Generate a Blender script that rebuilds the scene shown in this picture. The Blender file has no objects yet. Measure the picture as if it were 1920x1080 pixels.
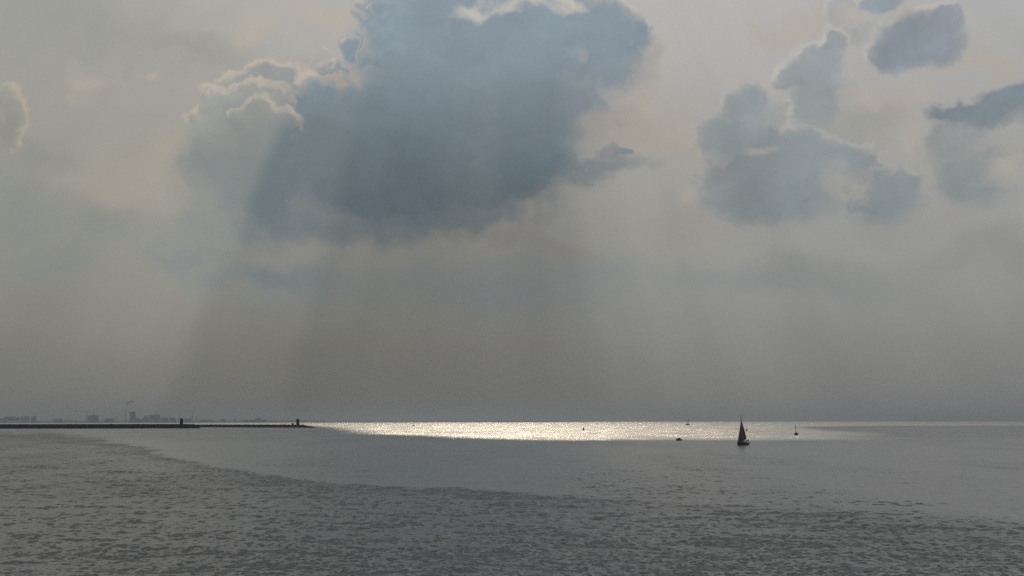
import bpy, math, random
import numpy as np
from mathutils import Vector, Matrix

R = math.radians
random.seed(7)
rng = np.random.default_rng(11)
scene = bpy.context.scene
COL = scene.collection

# ------------------------------------------------------------------ camera
CAM_H = 10.0
FPX = 2318.0                       # focal length in photo pixels (1920 wide)
PITCH = math.atan(250.0 / FPX)
ROLL = -0.0013
cam_data = bpy.data.cameras.new('camera')
cam = bpy.data.objects.new('camera', cam_data)
COL.objects.link(cam)
cam_data.sensor_width = 36.0
cam_data.lens = 36.0 * FPX / 1920.0
cam_data.clip_start = 0.5
cam_data.clip_end = 400000.0
CAM_M = Matrix.Rotation(math.pi / 2 + PITCH, 4, 'X') @ Matrix.Rotation(ROLL, 4, 'Z')
cam.matrix_world = Matrix.Translation((0, 0, CAM_H)) @ CAM_M
scene.camera = cam


def direction(px, py):
    """world direction of a photo pixel (used once, to measure where things stand)"""
    v = CAM_M.to_3x3() @ Vector(((px - 960) / FPX, (540 - py) / FPX, -1.0))
    return v.normalized()


def on_sea(px, py):
    d = direction(px, py)
    t = CAM_H / -d.z
    return Vector((d.x * t, d.y * t, 0.0))


def at_range(px, dist):
    d = direction(px, 788)
    s = dist / math.hypot(d.x, d.y)
    return Vector((d.x * s, d.y * s, 0.0))


# ------------------------------------------------------------------ render settings
scene.render.engine = 'CYCLES'
cy = scene.cycles
cy.use_adaptive_sampling = True
cy.adaptive_threshold = 0.008
cy.use_denoising = False
cy.max_bounces = 6
cy.diffuse_bounces = 2
cy.glossy_bounces = 3
cy.transmission_bounces = 2
cy.volume_bounces = 0
cy.sample_clamp_indirect = 6.0
vs = scene.view_settings
vs.view_transform = 'Standard'
vs.look = 'None'
vs.exposure = 0.0
vs.gamma = 1.0
vs.use_curve_mapping = False

# ------------------------------------------------------------------ sun
SUN_D = direction(925, -760)       # where the light shafts converge
SUN_EL = math.asin(SUN_D.z)
SUN_AZ = math.atan2(SUN_D.x, SUN_D.y)
sun_data = bpy.data.lights.new('sun', 'SUN')
sun_data.energy = 2.0
sun_data.angle = R(0.5)
sun_data.color = (1.0, 0.84, 0.63)
sun = bpy.data.objects.new('sun', sun_data)
COL.objects.link(sun)
sun.location = SUN_D * 3000
sun.rotation_euler = SUN_D.to_track_quat('Z', 'Y').to_euler()


# ------------------------------------------------------------------ node helpers
def lin(c):
    out = []
    for v in c[:3]:
        v = v / 255.0
        out.append(v / 12.92 if v <= 0.04045 else ((v + 0.055) / 1.055) ** 2.4)
    return tuple(out)


class NT:
    """small wrapper to write node graphs as expressions"""
    def __init__(self, tree):
        self.t = tree

    def n(self, kind, **kw):
        nd = self.t.nodes.new(kind)
        for k, v in kw.items():
            setattr(nd, k, v)
        return nd

    def put(self, sock, v):
        if isinstance(v, bpy.types.NodeSocket):
            self.t.links.new(v, sock)
        elif isinstance(v, (tuple, list)) and len(v) == 3 and sock.type == 'RGBA':
            sock.default_value = (*v, 1.0)
        else:
            sock.default_value = v

    def m(self, op, a, b=None, c=None, clamp=False):
        nd = self.n('ShaderNodeMath', operation=op, use_clamp=clamp)
        for i, v in enumerate((a, b, c)):
            if v is not None:
                self.put(nd.inputs[i], v)
        return nd.outputs[0]

    def v(self, op, a, b=None, c=None, scale=None):
        nd = self.n('ShaderNodeVectorMath', operation=op)
        for i, x in enumerate((a, b, c)):
            if x is not None:
                self.put(nd.inputs[i], x)
        if scale is not None:
            self.put(nd.inputs['Scale'], scale)
        return nd.outputs['Value'] if op in ('LENGTH', 'DOT_PRODUCT', 'DISTANCE') else nd.outputs['Vector']

    def step(self, x, a, b, lo=0.0, hi=1.0):
        nd = self.n('ShaderNodeMapRange', interpolation_type='SMOOTHSTEP')
        self.put(nd.inputs[0], x)
        for i, v in ((1, a), (2, b), (3, lo), (4, hi)):
            self.put(nd.inputs[i], v)
        return nd.outputs[0]

    def noise(self, vec, scale, detail=4, rough=0.5, dims='2D', color=False, lac=2.0):
        nd = self.n('ShaderNodeTexNoise', noise_dimensions=dims)
        self.put(nd.inputs['Vector'], vec)
        nd.inputs['Scale'].default_value = scale
        nd.inputs['Detail'].default_value = detail
        nd.inputs['Roughness'].default_value = rough
        nd.inputs['Lacunarity'].default_value = lac
        return nd.outputs['Color'] if color else nd.outputs[0]

    def mix(self, f, a, b):
        nd = self.n('ShaderNodeMix', data_type='RGBA')
        self.put(nd.inputs[0], f)
        self.put(nd.inputs[6], a)
        self.put(nd.inputs[7], b)
        return nd.outputs[2]

    def vmix(self, f, a, b):
        # mixing as vectors keeps the graph free of type conversions
        nd = self.n('ShaderNodeMix', data_type='VECTOR')
        self.put(nd.inputs[0], f)
        self.put(nd.inputs[4], a)
        self.put(nd.inputs[5], b)
        return nd.outputs[1]

    def ramp(self, f, stops, interp='EASE'):
        nd = self.n('ShaderNodeValToRGB')
        cr = nd.color_ramp
        cr.interpolation = interp
        while len(cr.elements) < len(stops):
            cr.elements.new(0.5)
        for e, (p, c) in zip(cr.elements, stops):
            e.position = p
            e.color = (*c, 1.0)
        self.put(nd.inputs[0], f)
        return nd.outputs[0]


# ------------------------------------------------------------------ sky
SKY_STRENGTH = 0.1
world = bpy.data.worlds.new('World')
scene.world = world
world.use_nodes = True
wt = world.node_tree
wt.nodes.clear()
W = NT(wt)
K = 1.0 / SKY_STRENGTH


def sc(r, g, b):
    return tuple(x * K for x in lin((r, g, b)))


QS = 2 * FPX / 100.0               # stereographic sky coordinates, about 100 photo pixels to the unit


def q_of(px, py):
    d = direction(px, py)
    return Vector((d.x * QS / (1 + d.y), d.z * QS / (1 + d.y), 0))


tc = W.n('ShaderNodeTexCoord')
DIR = tc.outputs['Generated']
sep = W.n('ShaderNodeSeparateXYZ')
wt.links.new(DIR, sep.inputs[0])
zabs = W.m('ABSOLUTE', sep.outputs[2])
inv = W.m('DIVIDE', QS, W.m('ADD', sep.outputs[1], 1.002))
cmb = W.n('ShaderNodeCombineXYZ')
W.put(cmb.inputs[0], W.m('MULTIPLY', sep.outputs[0], inv))
W.put(cmb.inputs[1], W.m('MULTIPLY', zabs, inv))
Q = cmb.outputs[0]
qsep = W.n('ShaderNodeSeparateXYZ')
wt.links.new(Q, qsep.inputs[0])
QX, QY = qsep.outputs[0], qsep.outputs[1]

# clear-air base from the physical sky, veiled by thin high cloud and haze
nish = W.n('ShaderNodeTexSky', sky_type='NISHITA')
nish.sun_disc = False
nish.sun_elevation = SUN_EL
nish.sun_rotation = SUN_AZ
nish.air_density = 1.4
nish.dust_density = 3.0
nish.ozone_density = 1.0

# polar angle round the sun: light shafts are great circles through it
e1 = Vector((0, 0, 1)).cross(SUN_D).normalized() * -1.0
e2 = SUN_D.cross(e1).normalized()
if e2.z > 0:
    e2 = -e2
if e1.x < 0:
    e1 = -e1
pa = W.v('DOT_PRODUCT', DIR, tuple(e1))
pb = W.v('DOT_PRODUCT', DIR, tuple(e2))
phi = W.m('MULTIPLY', W.m('ARCTAN2', pa, pb), 180 / math.pi)

# slow warps
wA = W.v('SUBTRACT', W.noise(Q, 0.55, 4, 0.55, color=True), (0.5, 0.5, 0.5))
wB = W.v('SUBTRACT', W.noise(W.v('ADD', Q, (7.3, 2.1, 0)), 2.6, 6, 0.55, color=True), (0.5, 0.5, 0.5))
QW = W.v('ADD', W.v('ADD', Q, W.v('SCALE', wA, scale=0.36)), W.v('SCALE', wB, scale=0.36))   # cumulus edges
QS_SOFT = W.v('ADD', W.v('ADD', Q, W.v('SCALE', wA, scale=1.6)), W.v('SCALE', wB, scale=0.30))   # soft streaks

# high veil: brightness and tint by height over the horizon
tilt = W.m('ADD', W.m('DIVIDE', QY, 24.0), W.m('MULTIPLY', W.m('SUBTRACT', W.noise(Q, 0.5, 3, 0.5), 0.5), 0.05))
base = W.ramp(tilt, [
    (0.000, lin((127, 128, 126))), (0.045, lin((129, 131, 129))), (0.11, lin((140, 142, 139))),
    (0.19, lin((156, 155, 150))), (0.27, lin((163, 162, 158))), (0.36, lin((168, 168, 166))),
    (0.52, lin((192, 191, 188))), (1.0, lin((176, 180, 184)))], 'LINEAR')
base = W.v('SCALE', base, scale=K)
side = W.step(QX, -9.0, 3.5)
base = W.vmix(side, W.v('MULTIPLY', base, (0.95, 0.945, 0.90)), W.v('MULTIPLY', base, (1.06, 1.075, 1.12)))
sky = W.vmix(0.04, base, nish.outputs[0])


# generic cumulus beyond the framed part of the sky, same make as the rest
gen = W.noise(W.v('MULTIPLY', DIR, (1.0, 1.0, 1.9)), 3.2, 7, 0.55, dims='3D')
fr = W.n('ShaderNodeMapping', vector_type='TEXTURE')
W.put(fr.inputs[0], Q)
fr.inputs['Location'].default_value = (0, 3.4, 0)
fr.inputs['Scale'].default_value = (13.5, 9.0, 1)
outside = W.step(W.v('LENGTH', fr.outputs[0]), 0.85, 1.15)
ga = W.m('MULTIPLY', W.step(gen, 0.50, 0.60), outside)
gcol = W.vmix(W.step(gen, 0.52, 0.72), sc(176, 172, 164), sc(118, 132, 144))
sky = W.vmix(W.m('MULTIPLY', ga, 0.85), sky, gcol)


def field(q, blobs, k=0.30):
    """1 - distance to the nearest soft ellipse, blended"""
    acc = None
    for b in blobs:
        px, py, rx, ry = b[:4]
        c = q_of(px, py)
        ix, iy = 100.0 / rx, 100.0 / ry
        ln = W.v('LENGTH', W.v('MULTIPLY_ADD', q, (ix, iy, 0.0), (-c.x * ix, -c.y * iy, 0.0)))
        acc = ln if acc is None else W.m('SMOOTH_MIN', acc, ln, k)
    return W.m('SUBTRACT', 1.0, acc)


qsun = q_of(925, -760)
TO_SUN = W.v('NORMALIZE', W.v('SUBTRACT', tuple(qsun), Q))


def puffs(q, scale=1.6):
    vo = W.n('ShaderNodeTexVoronoi', voronoi_dimensions='2D', feature='SMOOTH_F1', normalize=False)
    W.put(vo.inputs['Vector'], q)
    vo.inputs['Scale'].default_value = scale
    vo.inputs['Detail'].default_value = 2.0
    vo.inputs['Roughness'].default_value = 0.55
    vo.inputs['Lacunarity'].default_value = 2.2
    vo.inputs['Smoothness'].default_value = 0.35
    return vo.outputs['Distance']


PUFF = puffs(QW)
PUFF2 = puffs(W.v('ADD', QW, W.v('SCALE', TO_SUN, scale=0.10)))
RELIEF = W.m('SUBTRACT', PUFF2, PUFF)
MOTTLE = W.noise(W.v('ADD', QW, (3.0, 9.0, 0)), 0.9, 5, 0.55)
FINE = W.noise(W.v('ADD', Q, (13.0, 4.0, 0)), 3.0, 6, 0.6)


def cumulus(sky, blobs, c_top, c_low, y_top, y_low, edge=0.22, puff=0.42, rim=None, rim_amt=0.0, opacity=1.0,
            glow=0.35, glow_c=None, shift=0.11, mott=0.10, k=0.30, soft_edge=0.8, emb=0.5, rim_from=None):
    q2 = W.v('ADD', QW, W.v('SCALE', TO_SUN, scale=shift))
    f1, f2 = field(QW, blobs, k), field(q2, blobs, k)
    # billows shape the outline only, the body stays whole
    rho = W.m('ADD', f1, W.m('MULTIPLY', W.m('SUBTRACT', 0.52, PUFF), W.step(f1, 0.0, 0.38, puff, 0.0)))
    rho2 = W.m('ADD', f2, W.m('MULTIPLY', W.m('SUBTRACT', 0.52, PUFF2), W.step(f2, 0.0, 0.38, puff, 0.0)))
    # crisp towards the sun, frayed into haze on the shaded underside
    soft_w = W.step(W.m('SUBTRACT', rho, rho2), -0.06, 0.035, soft_edge, edge)
    al = W.step(rho, 0.0, soft_w)
    qt, ql = q_of(960, y_top).y, q_of(960, y_low).y
    col = W.vmix(W.step(QY, ql, qt), sc(*c_low), sc(*c_top))
    col = W.v('SCALE', col, scale=W.m('ADD', 1.0, W.m('MULTIPLY', W.m('SUBTRACT', MOTTLE, 0.5), mott * 6)))
    if glow_c:
        col = W.vmix(W.m('MULTIPLY', W.step(rho, 0.0, 0.42, 1.0, 0.0), glow), col, sc(*glow_c))
    # billows catch light on the side turned to the sun
    col = W.v('SCALE', col, scale=W.m('ADD', 1.0, W.m('MULTIPLY', RELIEF, W.step(rho, 0.05, 0.55, emb, emb * 0.10))))
    if rim_amt > 0:
        if rim_from:
            rim_amt = W.step(QY, q_of(960, rim_from).y, q_of(960, rim_from - 60).y, 0.0, rim_amt)
        wide = W.m('MULTIPLY', W.step(rho, 0.0, 0.6, 0.75, 0.0), W.step(W.m('SUBTRACT', rho, rho2), 0.0, 0.09))
        col = W.vmix(W.m('MULTIPLY', wide, rim_amt), col, sc(*rim))
        lit = W.m('MULTIPLY', W.step(rho2, 0.0, edge * 0.9, 1.0, 0.0), W.step(FINE, 0.32, 0.60, 0.2, 1.0))
        col = W.vmix(W.m('MULTIPLY', W.m('MULTIPLY', lit, 0.7), rim_amt), col, sc(*rim))
    return W.vmix(W.m('MULTIPLY', al, opacity), sky, col)


def soft(sky, blobs, c, opacity, lo=0.0, hi=0.9, k=0.4):
    rho = W.m('ADD', field(QS_SOFT, blobs, k), W.m('MULTIPLY', W.m('SUBTRACT', MOTTLE, 0.5), 0.6))
    return W.vmix(W.m('MULTIPLY', W.step(rho, lo, hi), opacity), sky, sc(*c))


# pale high wisps and sunlit haze banks
sky = soft(sky, [(120, 50, 360, 150), (350, 90, 200, 70)], (152, 153, 149), 0.6, 0.0, 1.0)
sky = soft(sky, [(180, 150, 60, 30), (260, 130, 30, 16), (470, 40, 90, 45, -30), (600, 10, 90, 25, -25)],
           (186, 178, 164), 0.55)
sky = soft(sky, [(250, 330, 190, 110, 20), (1200, 240, 130, 80), (1620, 240, 120, 70), (1800, 130, 160, 50), (1500, 60, 120, 40)],
           (180, 172, 158), 0.55)
sky = soft(sky, [(1180, 200, 60, 60), (1130, 230, 60, 50), (1290, 280, 70, 70), (1690, 200, 80, 50), (1870, 290, 60, 60)],
           (190, 178, 164), 0.50)
# blue-grey low banks
sky = soft(sky, [(900, 545, 380, 80), (1080, 505, 240, 60), (1450, 530, 280, 50), (560, 540, 280, 70)], (134, 147, 152), 0.55, 0.0, 1.1)
sky = soft(sky, [(60, 400, 130, 120), (200, 440, 170, 70), (70, 490, 160, 50), (90, 300, 90, 50)], (138, 146, 141), 0.6)
sky = soft(sky, [(430, 440, 150, 60), (560, 420, 180, 60), (350, 480, 110, 45), (480, 520, 180, 50)], (126, 138, 142), 0.75)
sky = soft(sky, [(1560, 520, 270, 70), (1850, 480, 140, 70)], (142, 143, 141), 0.55)
sky = soft(sky, [(1040, 455, 120, 36), (900, 440, 110, 34), (470, 390, 60, 24)], (146, 141, 138), 0.45)
sky = soft(sky, [(1480, 330, 300, 150), (1620, 240, 200, 90), (1820, 300, 160, 120), (1640, 420, 260, 60), (1500, 240, 110, 100)], (148, 152, 152), 0.65, 0.0, 1.1)
sky = soft(sky, [(1750, 420, 200, 60), (1300, 420, 120, 60)], (158, 155, 149), 0.45)

# cumulus, farthest first
RIM_L = (206, 193, 174)
RIM_R = (202, 196, 186)
sky = cumulus(sky, [(8, 195, 50, 50), (2, 250, 52, 60), (20, 225, 30, 40)], (158, 156, 147), (146, 148, 142), 150, 290,
              rim=(192, 180, 160), rim_amt=0.8, opacity=0.9, glow=0.4, glow_c=(178, 168, 152), soft_edge=1.2)
sky = cumulus(sky, [(1830, 325, 96, 84), (1795, 270, 72, 70), (1840, 360, 90, 46)], (148, 153, 155), (134, 144, 148), 230, 390,
              edge=0.5, opacity=0.85, glow=0.3, glow_c=(172, 166, 156), soft_edge=1.1)
# bright-rimmed bank left of the great cloud, three shells deep
sky = cumulus(sky, [(495, 150, 62, 42), (540, 150, 44, 36), (450, 175, 70, 46), (400, 190, 40, 40), (580, 190, 60, 60)],
              (152, 158, 160), (152, 157, 154), 110, 260, edge=0.16, rim=RIM_L, rim_amt=0.95, opacity=0.85, glow=0.3,
              glow_c=(178, 170, 156), shift=0.12, puff=0.30, soft_edge=1.0, emb=0.9)
sky = cumulus(sky, [(430, 195, 64, 44), (480, 182, 50, 44), (520, 190, 46, 44), (430, 250, 110, 70), (520, 250, 90, 70)],
              (162, 163, 158), (148, 154, 151), 140, 320, edge=0.22, rim=RIM_L, rim_amt=0.9, opacity=0.78, glow=0.4,
              glow_c=(182, 173, 158), shift=0.15, soft_edge=1.1, emb=0.9)
sky = cumulus(sky, [(1530, 135, 66, 70), (1560, 84, 36, 38), (1530, 190, 66, 74), (1488, 142, 46, 44)],
              (152, 159, 165), (148, 156, 160), 70, 230, edge=0.3, rim=RIM_R, rim_amt=0.9, opacity=0.85, glow=0.35, glow_c=(182, 178, 170),
              soft_edge=0.55)
sky = cumulus(sky, [(1352, 262, 64, 70), (1408, 205, 60, 62), (1405, 270, 78, 76), (1460, 330, 190, 95), (1440, 370, 170, 62),
                    (1435, 300, 110, 70), (1500, 290, 80, 60), (1570, 315, 100, 64), (1655, 370, 96, 70), (1440, 380, 150, 50)],
              (144, 154, 160), (127, 140, 147), 165, 420, edge=0.30, rim=RIM_R, rim_amt=0.5, opacity=0.88, glow=0.35,
              glow_c=(172, 169, 161), soft_edge=0.75)
sky = cumulus(sky, [(1590, 20, 60, 44), (1650, 0, 60, 34), (1760, 35, 40, 40), (1620, 60, 50, 40)], (162, 166, 170), (164, 165, 166), 0, 60,
              edge=0.5, rim=RIM_R, rim_amt=0.85, opacity=0.75, glow=0.5, glow_c=(186, 182, 174))
sky = cumulus(sky, [(1715, 70, 96, 70), (1685, 92, 76, 56), (1750, 88, 72, 56), (1770, 40, 44, 46), (1650, 0, 60, 26)], (147, 155, 163),
              (134, 145, 155), 10, 140, edge=0.34, rim=RIM_R, rim_amt=0.7, opacity=0.92, glow=0.35, glow_c=(180, 174, 166), soft_edge=0.6)
sky = cumulus(sky, [(1840, 214, 116, 30), (1890, 190, 64, 38), (1960, 190, 110, 50)], (132, 145, 156), (118, 132, 143), 150, 245,
              edge=0.34, opacity=0.92, glow=0.25, glow_c=(166, 165, 160), puff=0.30)
# the great cloud
sky = soft(sky, [(530, 300, 190, 140), (550, 350, 220, 100), (455, 330, 130, 115), (760, 300, 380, 190)], (113, 128, 136), 0.95, 0.0, 0.7)
sky = soft(sky, [(1090, 308, 170, 34), (1000, 330, 180, 50), (850, 390, 260, 50)], (116, 130, 140), 0.85, 0.0, 0.8)
A = [(900, 60, 300, 190), (770, 225, 230, 170), (740, 310, 220, 105), (1010, 200, 180, 130), (1130, 55, 95, 85), (1195, 62, 28, 50),
     (1150, 120, 70, 80), (655, 95, 26, 46), (602, 195, 60, 62), (650, 260, 100, 80), (720, 365, 200, 60), (880, 345, 200, 62),
     (985, 290, 120, 80), (1150, 284, 48, 16), (900, -150, 330, 160)]
sky = cumulus(sky, A, (136, 151, 162), (109, 124, 133), 20, 400, edge=0.15, rim=RIM_L, rim_amt=0.9, opacity=0.94, glow=0.55,
              glow_c=(146, 153, 156), mott=0.05, puff=0.34, soft_edge=0.6, rim_from=230)
sky = cumulus(sky, [(490, 212, 54, 42), (530, 232, 50, 44), (455, 235, 34, 38)], (152, 155, 153), (116, 129, 135), 195, 275,
              edge=0.30, rim=RIM_L, rim_amt=0.95, opacity=0.85, glow=0.3, glow_c=(172, 166, 152), shift=0.14, soft_edge=1.3, emb=0.8)
sky = soft(sky, [(520, 320, 130, 80), (490, 360, 120, 60), (600, 300, 90, 80)], (112, 127, 134), 0.8, 0.0, 0.8)
sky = soft(sky, [(900, 2, 70, 22), (985, 4, 70, 22), (1065, 2, 50, 16)], (206, 200, 187), 0.75, 0.0, 0.9)
sky = soft(sky, [(662, 150, 26, 40), (630, 172, 36, 18)], (182, 171, 157), 0.65)
sky = soft(sky, [(1110, 240, 70, 60), (1090, 215, 50, 36), (1170, 220, 60, 70), (1200, 120, 40, 80)], (166, 161, 154), 0.75)

# sunlit shreds between and in front of the clouds
rho = W.m('ADD', field(QW, [(1425, 286, 44, 14), (1570, 335, 46, 44), (1608, 352, 34, 42), (1622, 192, 60, 32), (1292, 372, 30, 20),
                            (1705, 255, 44, 66), (1890, 312, 44, 42), (1690, 26, 34, 22), (1600, 30, 40, 30)], 0.3),
          W.m('MULTIPLY', W.m('SUBTRACT', FINE, 0.5), 1.1))
sky = W.vmix(W.m('MULTIPLY', W.step(rho, -0.1, 1.0), 0.5), sky, sc(188, 179, 167))

# shafts of light and shade fanning out below the clouds
ph = W.m('DIVIDE', W.m('ADD', W.m('ADD', phi, W.m('MULTIPLY', W.m('SUBTRACT', MOTTLE, 0.5), 1.5)), 60.0), 120.0)
g = lambda a: (a, a, a)
P_ = lambda deg: (deg + 60.0) / 120.0
shaft = W.ramp(ph, [(0.0, g(0.97)), (P_(-36), g(0.94)), (P_(-31), g(1.0)), (P_(-28), g(1.03)), (P_(-26), g(1.0)), (P_(-23.5), g(0.83)),
                    (P_(-18), g(0.79)), (P_(-15), g(0.66)), (P_(-5), g(0.62)), (P_(1), g(0.65)), (P_(4), g(0.63)), (P_(7), g(0.69)),
                    (P_(11), g(0.79)), (P_(15), g(0.89)), (P_(18), g(0.87)), (P_(22), g(0.93)), (P_(26), g(0.91)), (P_(32), g(0.98)),
                    (1.0, g(1.0))], 'EASE')
strn = W.n('ShaderNodeCombineXYZ')
W.put(strn.inputs[0], W.m('MULTIPLY', phi, 0.32))
streaks = W.m('SUBTRACT', W.noise(strn.outputs[0], 1.0, 3, 0.6), 0.5)
low = W.step(QY, q_of(960, 60).y, q_of(960, 440).y)
shade = W.m('ADD', 1.0, W.m('MULTIPLY', W.m('SUBTRACT', shaft, 1.0), low))
sky = W.v('SCALE', sky, scale=W.m('ADD', shade, W.m('MULTIPLY', streaks, 0.08)))
# sunlit vapour in the open beams veils what lies behind
beam = W.ramp(ph, [(0.0, g(0.2)), (P_(-34), g(0.30)), (P_(-28), g(0.65)), (P_(-25.8), g(0.58)), (P_(-23.6), g(0.16)), (P_(-18.5), g(0.20)),
                   (P_(-15.5), g(0.07)), (P_(-8), g(0.05)), (P_(-4), g(0.12)), (P_(-1), g(0.16)), (P_(2), g(0.05)), (P_(7), g(0.05)),
                   (P_(10), g(0.26)), (P_(13), g(0.42)), (P_(17), g(0.26)), (P_(22), g(0.36)), (P_(28), g(0.2)), (1.0, g(0.2))], 'EASE')
bm_lo = W.step(QY, q_of(960, 700).y, q_of(960, 380).y)
bm_hi = W.step(QY, q_of(960, 60).y, q_of(960, 280).y)
sky = W.vmix(W.m('MULTIPLY', W.m('MULTIPLY', beam, 0.75), W.m('MULTIPLY', bm_lo, bm_hi)), sky, sc(157, 155, 146))

bg = W.n('ShaderNodeBackground')
W.put(bg.inputs[0], sky)
bg.inputs[1].default_value = SKY_STRENGTH
wo = W.n('ShaderNodeOutputWorld')
wt.links.new(bg.outputs[0], wo.inputs[0])
world.cycles.sampling_method = 'MANUAL'
world.cycles.sample_map_resolution = 512


# ------------------------------------------------------------------ materials
def material(name, rgb, rough=0.7, var=0.25, scale=0.6, metallic=0.0, spec=0.3, translucent=0.0):
    mt = bpy.data.materials.new(name)
    mt.use_nodes = True
    mt.node_tree.nodes.clear()
    N = NT(mt.node_tree)
    co = N.n('ShaderNodeTexCoord').outputs['Object']
    nz = N.noise(co, scale, 5, 0.6, dims='3D')
    c = N.mix(nz, tuple(x * (1 - var) for x in rgb), tuple(x * (1 + var) for x in rgb))
    p = N.n('ShaderNodeBsdfPrincipled')
    N.put(p.inputs['Base Color'], c)
    p.inputs['Roughness'].default_value = rough
    p.inputs['Metallic'].default_value = metallic
    p.inputs['Specular IOR Level'].default_value = spec
    out = N.n('ShaderNodeOutputMaterial')
    sh = p.outputs[0]
    if translucent:
        tr = N.n('ShaderNodeBsdfTranslucent')
        N.put(tr.inputs[0], c)
        mx = N.n('ShaderNodeMixShader')
        mx.inputs[0].default_value = translucent
        N.t.links.new(sh, mx.inputs[1])
        N.t.links.new(tr.outputs[0], mx.inputs[2])
        sh = mx.outputs[0]
    N.t.links.new(sh, out.inputs[0])
    return mt


M = {
    'basalt': material('basalt_rock', (0.014, 0.015, 0.016), 0.9, 0.5, 0.25),
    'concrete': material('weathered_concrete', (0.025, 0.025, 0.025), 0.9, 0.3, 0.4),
    'tower_paint': material('dark_beacon_paint', (0.016, 0.017, 0.02), 0.7, 0.3, 0.5),
    'lamp_glass': material('lantern_glass', (0.06, 0.07, 0.07), 0.15, 0.1, 0.5, spec=0.5),
    'hull_dark': material('navy_hull_paint', (0.022, 0.024, 0.032), 0.35, 0.2, 0.7),
    'hull_grey': material('grey_hull_paint', (0.05, 0.05, 0.052), 0.4, 0.2, 0.7),
    'hull_tan': material('olive_hull_paint', (0.10, 0.09, 0.06), 0.5, 0.2, 0.7),
    'deck': material('pale_deck', (0.42, 0.40, 0.36), 0.6, 0.15, 1.2),
    'wood': material('dark_teak', (0.09, 0.05, 0.03), 0.6, 0.3, 2.0),
    'sail': material('dusk_sailcloth', (0.085, 0.075, 0.085), 0.9, 0.12, 0.8, translucent=0.12),
    'sail_dark': material('dark_sailcloth', (0.04, 0.038, 0.038), 0.9, 0.15, 0.8, translucent=0.05),
    'alloy': material('mast_alloy', (0.25, 0.25, 0.25), 0.5, 0.1, 1.0, metallic=0.6),
    'rope': material('steel_rigging', (0.12, 0.12, 0.12), 0.5, 0.1, 1.0),
    'flag': material('red_ensign', (0.30, 0.06, 0.05), 0.8, 0.1, 1.0),
    'cloth': material('dark_jacket', (0.03, 0.03, 0.04), 0.9, 0.2, 3.0),
    'skin': material('skin_tone', (0.35, 0.20, 0.14), 0.6, 0.1, 3.0),
    'buoy': material('black_buoy_paint', (0.03, 0.03, 0.03), 0.6, 0.3, 1.0),
    'glass': material('cabin_glass', (0.02, 0.02, 0.025), 0.1, 0.1, 1.0, spec=0.5),
    'mill': material('mill_cladding', (0.10, 0.12, 0.13), 0.8, 0.2, 0.02),
    'mill_b': material('blue_grey_cladding', (0.07, 0.10, 0.12), 0.8, 0.2, 0.02),
    'stack': material('chimney_concrete', (0.13, 0.12, 0.12), 0.9, 0.2, 0.03),
    'steel': material('crane_steel', (0.09, 0.10, 0.11), 0.7, 0.2, 0.05),
    'land': material('dune_scrub', (0.05, 0.06, 0.05), 0.95, 0.4, 0.01),
    'leaf': material('far_foliage', (0.045, 0.06, 0.045), 0.95, 0.4, 0.03),
}


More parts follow.
